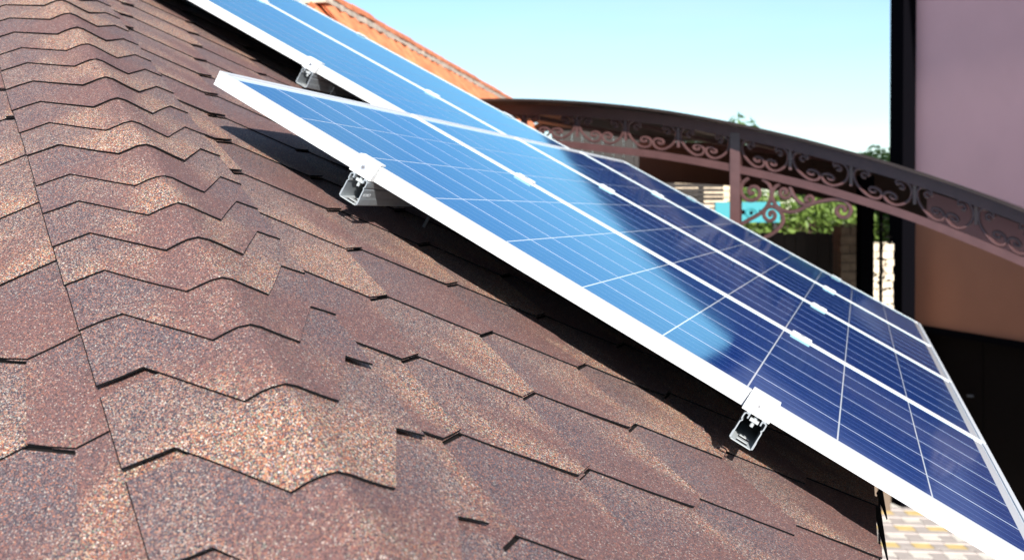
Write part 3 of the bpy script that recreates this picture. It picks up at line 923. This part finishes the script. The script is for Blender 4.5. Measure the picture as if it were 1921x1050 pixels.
gm = basis(-RG, RG.cross(Vector((0,0,1)))*1, Vector((0,0,1)), Vector((top_.x, top_.y, 0)))
zg = top_.z - .19 - .85*math.tan(pt)
MB().box((.25, -.85, .003), (LEN-.2, .85, zg), gm).build("wall", M_WOOD, th)
MB().add([gm @ Vector(p) for p in [(.25,-.85,zg+.001),(.25,.85,zg+.001),(.25,0,top_.z-.22),(.5,-.85,zg+.001),(.5,.85,zg+.001),(.5,0,top_.z-.22)]],
         [(0,1,2),(5,4,3),(0,3,4,1),(1,4,5,2),(2,5,3,0)]).build("gable", M_WOOD, th)

# ------------------------------------------------------------------ things seen through the canopy
def facing(px, D):
    p = bgp(px, 400, D); return basis(XC, FD, Vector((0,0,1)), Vector((p.x, p.y, 0)))
def zpx(py, D): return CAM.z - (py-400.2)*D/2079.1
def wpx(n, D): return n*D/2079.1

def stone_wall(name, label, cat, px0, px1, py_top, D, mt, rh=.10, bl=.32, thick=.25, yaw=0., zlow=0., lows=True):
    M = facing((px0+px1)/2, D) @ Matrix.Rotation(yaw, 4, 'Z')
    W = wpx(px1-px0, D); H = zpx(py_top, D)
    root = empty(name, label, cat, None, M)
    MB().box((-W/2+.01, .02, .003), (W/2-.01, thick, H-.02)).build("core", M_JOINT, root)
    rr = random.Random(int(px0)); z = zlow; k = 0; shared = {}
    while z < H:
        x = -W/2 - (bl/2 if k % 2 else 0)
        while x < W/2:
            x0, x1 = max(-W/2, x), min(W/2, x+bl-.008)
            if x1 - x0 > .03:
                dy = rr.uniform(-.012, .012)
                MB().box((x0, dy, z+.004), (x1, .06, min(H, z+rh-.006))).build("stone", mt, root)
            x += bl
        z += rh; k += 1
    return root
stone_wall("stone_wall", "sunlit beige stone wall seen behind dark slats left of the canopy post", "wall", 1235, 1378, 338, 14.2, M_BRICK, .085, .45, zlow=zpx(470, 14.2))
# horizontal dark slats with gaps, in front of the beige wall
Ds = 13.4
screen = empty("slatted_screen", "dark horizontal slat screen in front of the beige wall", "screen", None, facing(1270, Ds))
rr = random.Random(21)
for k in range(9):
    z = zpx(392, Ds) + .052*k*1.0
    t = .020 + .0048*k
    MB().box((-.80, -.012+rr.uniform(-.004,.004), z), (.56, .012, z+t)).build("slat", M_WOOD, screen)
for x in (-.8, -.1, .30):
    MB().box((x-.03, .014, .003), (x+.03, .06, zpx(302, Ds))).build("upright", M_WOOD, screen)
MB().box((-.82,-.10,zpx(330, Ds)), (.58,-.03,zpx(296, Ds))).build("head_beam", M_WOOD, screen)

stone_wall("stone_pillar", "dim beige stone pillar between the hedge and the dark post", "pillar", 1578, 1616, 420, 9.2, M_SHADE_STONE, .075, .16, .2, zlow=zpx(560, 9.2))
stone_wall("stone_wall", "bright cream stone wall in the gap beside the building's dark corner", "wall", 1630, 1677, 455, 13.3, M_CREAM, .09, .2, .25, zlow=zpx(640, 13.3))

def plank_fence(label, px0, px1, py, D, n):
    root = empty("plank_fence", label, "fence", None, facing((px0+px1)/2, D))
    W = wpx(px1-px0, D); H = zpx(py, D)
    pw = W/n
    for k in range(n):
        MB().bbox((-W/2+k*pw+.003, -.012, .003), (-W/2+(k+1)*pw-.003, .012, H+rr.uniform(-.012,.012)), .004).build("plank", M_WOOD, root)
    MB().box((-W/2, .013, H-.3), (W/2, .05, H-.22)).build("rail", M_WOOD, root)
backdrop = empty("dark_backdrop", "added black shed in shade under the left half of the canopy", "backdrop", None, facing(1150, 12.6))  # added black backing that fills the dark under the canopy
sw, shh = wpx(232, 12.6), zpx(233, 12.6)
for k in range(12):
    MB().bbox((-sw/2+k*sw/12+.003, -.012, .003), (-sw/2+(k+1)*sw/12-.003, .012, shh), .004).build("plank", M_WOOD, backdrop)
MB().box((-sw/2-.1, -.2, shh+.002), (sw/2+.1, 1.2, shh+.05)).build("roof", M_WOOD, backdrop)
plank_fence("tall dark plank fence under the hedge, behind the iron bracket scrolls", 1385, 1577, 436, 9.6, 9)
pst = tag(MB().box((-.05,-.05,.003), (.05,.05,zpx(330, 8.8)), facing(1623, 8.8)).build("dark_post", M_DARK), "slim black post between the dim pillar and the bright cream wall", "post")
pipe = empty("vine_pole", "thin black pole overgrown with vine leaves in front of cream wall", "pole")
pm = facing(1653, 8.6)
MB().tube([pm @ Vector((0,0,.003)), pm @ Vector((0,0,zpx(360, 8.6)))], .014, 8).build("pole", M_DARK, pipe)

def leaves(bm_list, centre, rad, n, size, rg, squash=(1,1,1)):
    for _ in range(n):
        while True:
            d = Vector((rg.uniform(-1,1), rg.uniform(-1,1), rg.uniform(-1,1)))
            if .15 < d.length < 1: break
        p = centre + Vector((d.x*rad*squash[0], d.y*rad*squash[1], d.z*rad*squash[2]))
        a = Vector((rg.gauss(0,1), rg.gauss(0,1), rg.gauss(0,1))).normalized()
        nrm = (d*.7 + Vector((rg.gauss(0,.5), rg.gauss(0,.5), rg.gauss(.4,.5)))).normalized()
        a = (a - nrm*a.dot(nrm)).normalized(); b = nrm.cross(a)
        s = size*rg.uniform(.6, 1.35)
        bm_list.add([p - a*s, p - b*s*.45 + nrm*s*.1, p + a*s, p + b*s*.45 + nrm*s*.1], [(0,1,2,3)])
rg = random.Random(33)
vb = MB()
for k in range(14):
    leaves(vb, pm @ Vector((rg.uniform(-.03,.03), -.02, zpx(600-k*17, 8.6))), .055, 9, .022, rg)
vb.build("leaves", simple("dark_vine_leaves", (.012,.014,.008), .6), pipe)

# hedge
def hedge(label, px0, px1, py0, py1, D, dens, size, mt, name="hedge"):
    M = facing((px0+px1)/2, D); W = wpx(px1-px0, D); z1 = zpx(py0, D); z0 = zpx(py1, D)
    root = empty(name, label, "hedge" if name == "hedge" else "bush", None, M)
    b = MB(); rg2 = random.Random(int(px0*7))
    n = max(3, int(W/.35))
    for k in range(n):
        for zz in (z0 + (z1-z0)*.25, z0 + (z1-z0)*.65, z1 - .12):
            c = Vector((-W/2 + W*(k+.5)/n + rg2.uniform(-.1,.1), rg2.uniform(-.15,.25), zz + rg2.uniform(-.06,.06)))
            leaves(b, c, .33, dens, size, rg2, (1,.8,.75))
    b.build("foliage", mt, root)
    MB().box((-W/2+.1,.25,.003),(W/2-.1,.5,z1-.3)).build("stems", M_BARK, root)
    return root
hedge("bright green clipped hedge above the dark fence, behind the scrollwork", 1395, 1600, 366, 445, 14.0, 230, .045, M_LEAF)
hedge("small green bush high in the gap beside the corner post", 1640, 1678, 395, 440, 14.2, 160, .05, M_LEAF, "bush")

# turquoise board leaning over the fence
Dt = 13.2
tm = facing(1400, Dt)
teal = empty("turquoise_board", "turquoise board with a ring and painted scroll shadows standing behind the canopy post", "board", None, tm)
x0, x1 = wpx(1341-1400, Dt), wpx(1462-1400, Dt); zt, zbm = zpx(379, Dt), zpx(417, Dt)
MB().box((x0, -.02, zbm), (x1, .02, zt)).build("board", M_TEAL, teal)
cx, cz = wpx(1408-1400, Dt), zpx(399, Dt)
ring = [(cx + .062*math.cos(a), -.03, cz + .05*math.sin(a)) for a in [2*math.pi*k/20 for k in range(21)]]
MB().tube(ring, .012, 6, up=Vector((0,1,0))).build("ring", M_TEAL, teal)
MB().tube([(cx,-.024,cz),(cx,-.036,cz)], .022, 10).build("shadow_spot", M_DARK, teal)  # dark spot painted in for a scroll's shadow
MB().box((x0+.02,.021,.003),(x0+.06,.06,zbm+.1)).box((x1-.06,.021,.003),(x1-.02,.06,zbm+.1)).build("legs", M_WOOD, teal)
for sx_ in (-.045, .165):
    MB().box((cx+sx_-.05-.02,-.0215,cz-.02),(cx+sx_-.05+.02,-.0205,cz+.035)).build("shadow_mark", M_DARK, teal)  # dark marks standing in for shadows cast by the scrolls

# trees over the canopy
def tree(label, px, py_top, D, rad, n, size, mt, seed, crowns):
    M = facing(px, D); zt_ = zpx(py_top, D)
    root = empty("tree", label, "tree", "trees beyond the canopy", M)
    rg3 = random.Random(seed)
    t = MB()
    t.tube([(0,0,.003),(.06,0,zt_*.35),(-.04,.05,zt_*.6),(0,0,zt_-rad*.7)], .16, 8, r_end=.04)
    for k in range(6):
        a = 2*math.pi*k/6
        t.tube([(0,0,zt_*.5+k*.12),(math.cos(a)*rad*.4,math.sin(a)*rad*.4,zt_-rad*1.1),(math.cos(a)*rad*.7,math.sin(a)*rad*.7,zt_-rad*.6)], .05, 5, r_end=.012)
    t.build("trunk", M_BARK, root)
    b = MB()
    for k in range(crowns):
        a = rg3.uniform(0, 6.283); e = rg3.uniform(-.7, 1)
        rr_ = rad*rg3.uniform(.35,.85)
        c = Vector((math.cos(a)*rr_, math.sin(a)*rr_*.8, zt_ - rad + e*rad*.62))
        leaves(b, c, rad*rg3.uniform(.22,.40), n, size, rg3)
    b.build("crown", mt, root)
tree("grey green tree top barely showing over the canopy's crest", 1342, 203, 24, 1.5, 170, .085, M_LEAF2, 3, 16)
tree("sparse pale tree tip over the canopy's falling arch", 1562, 246, 19, .95, 100, .06, M_LEAF2, 9, 12)
tree("bright yellow-green tree beside the mauve building's dark corner", 1634, 246, 17, 1.35, 430, .07, M_LEAF, 5, 18)
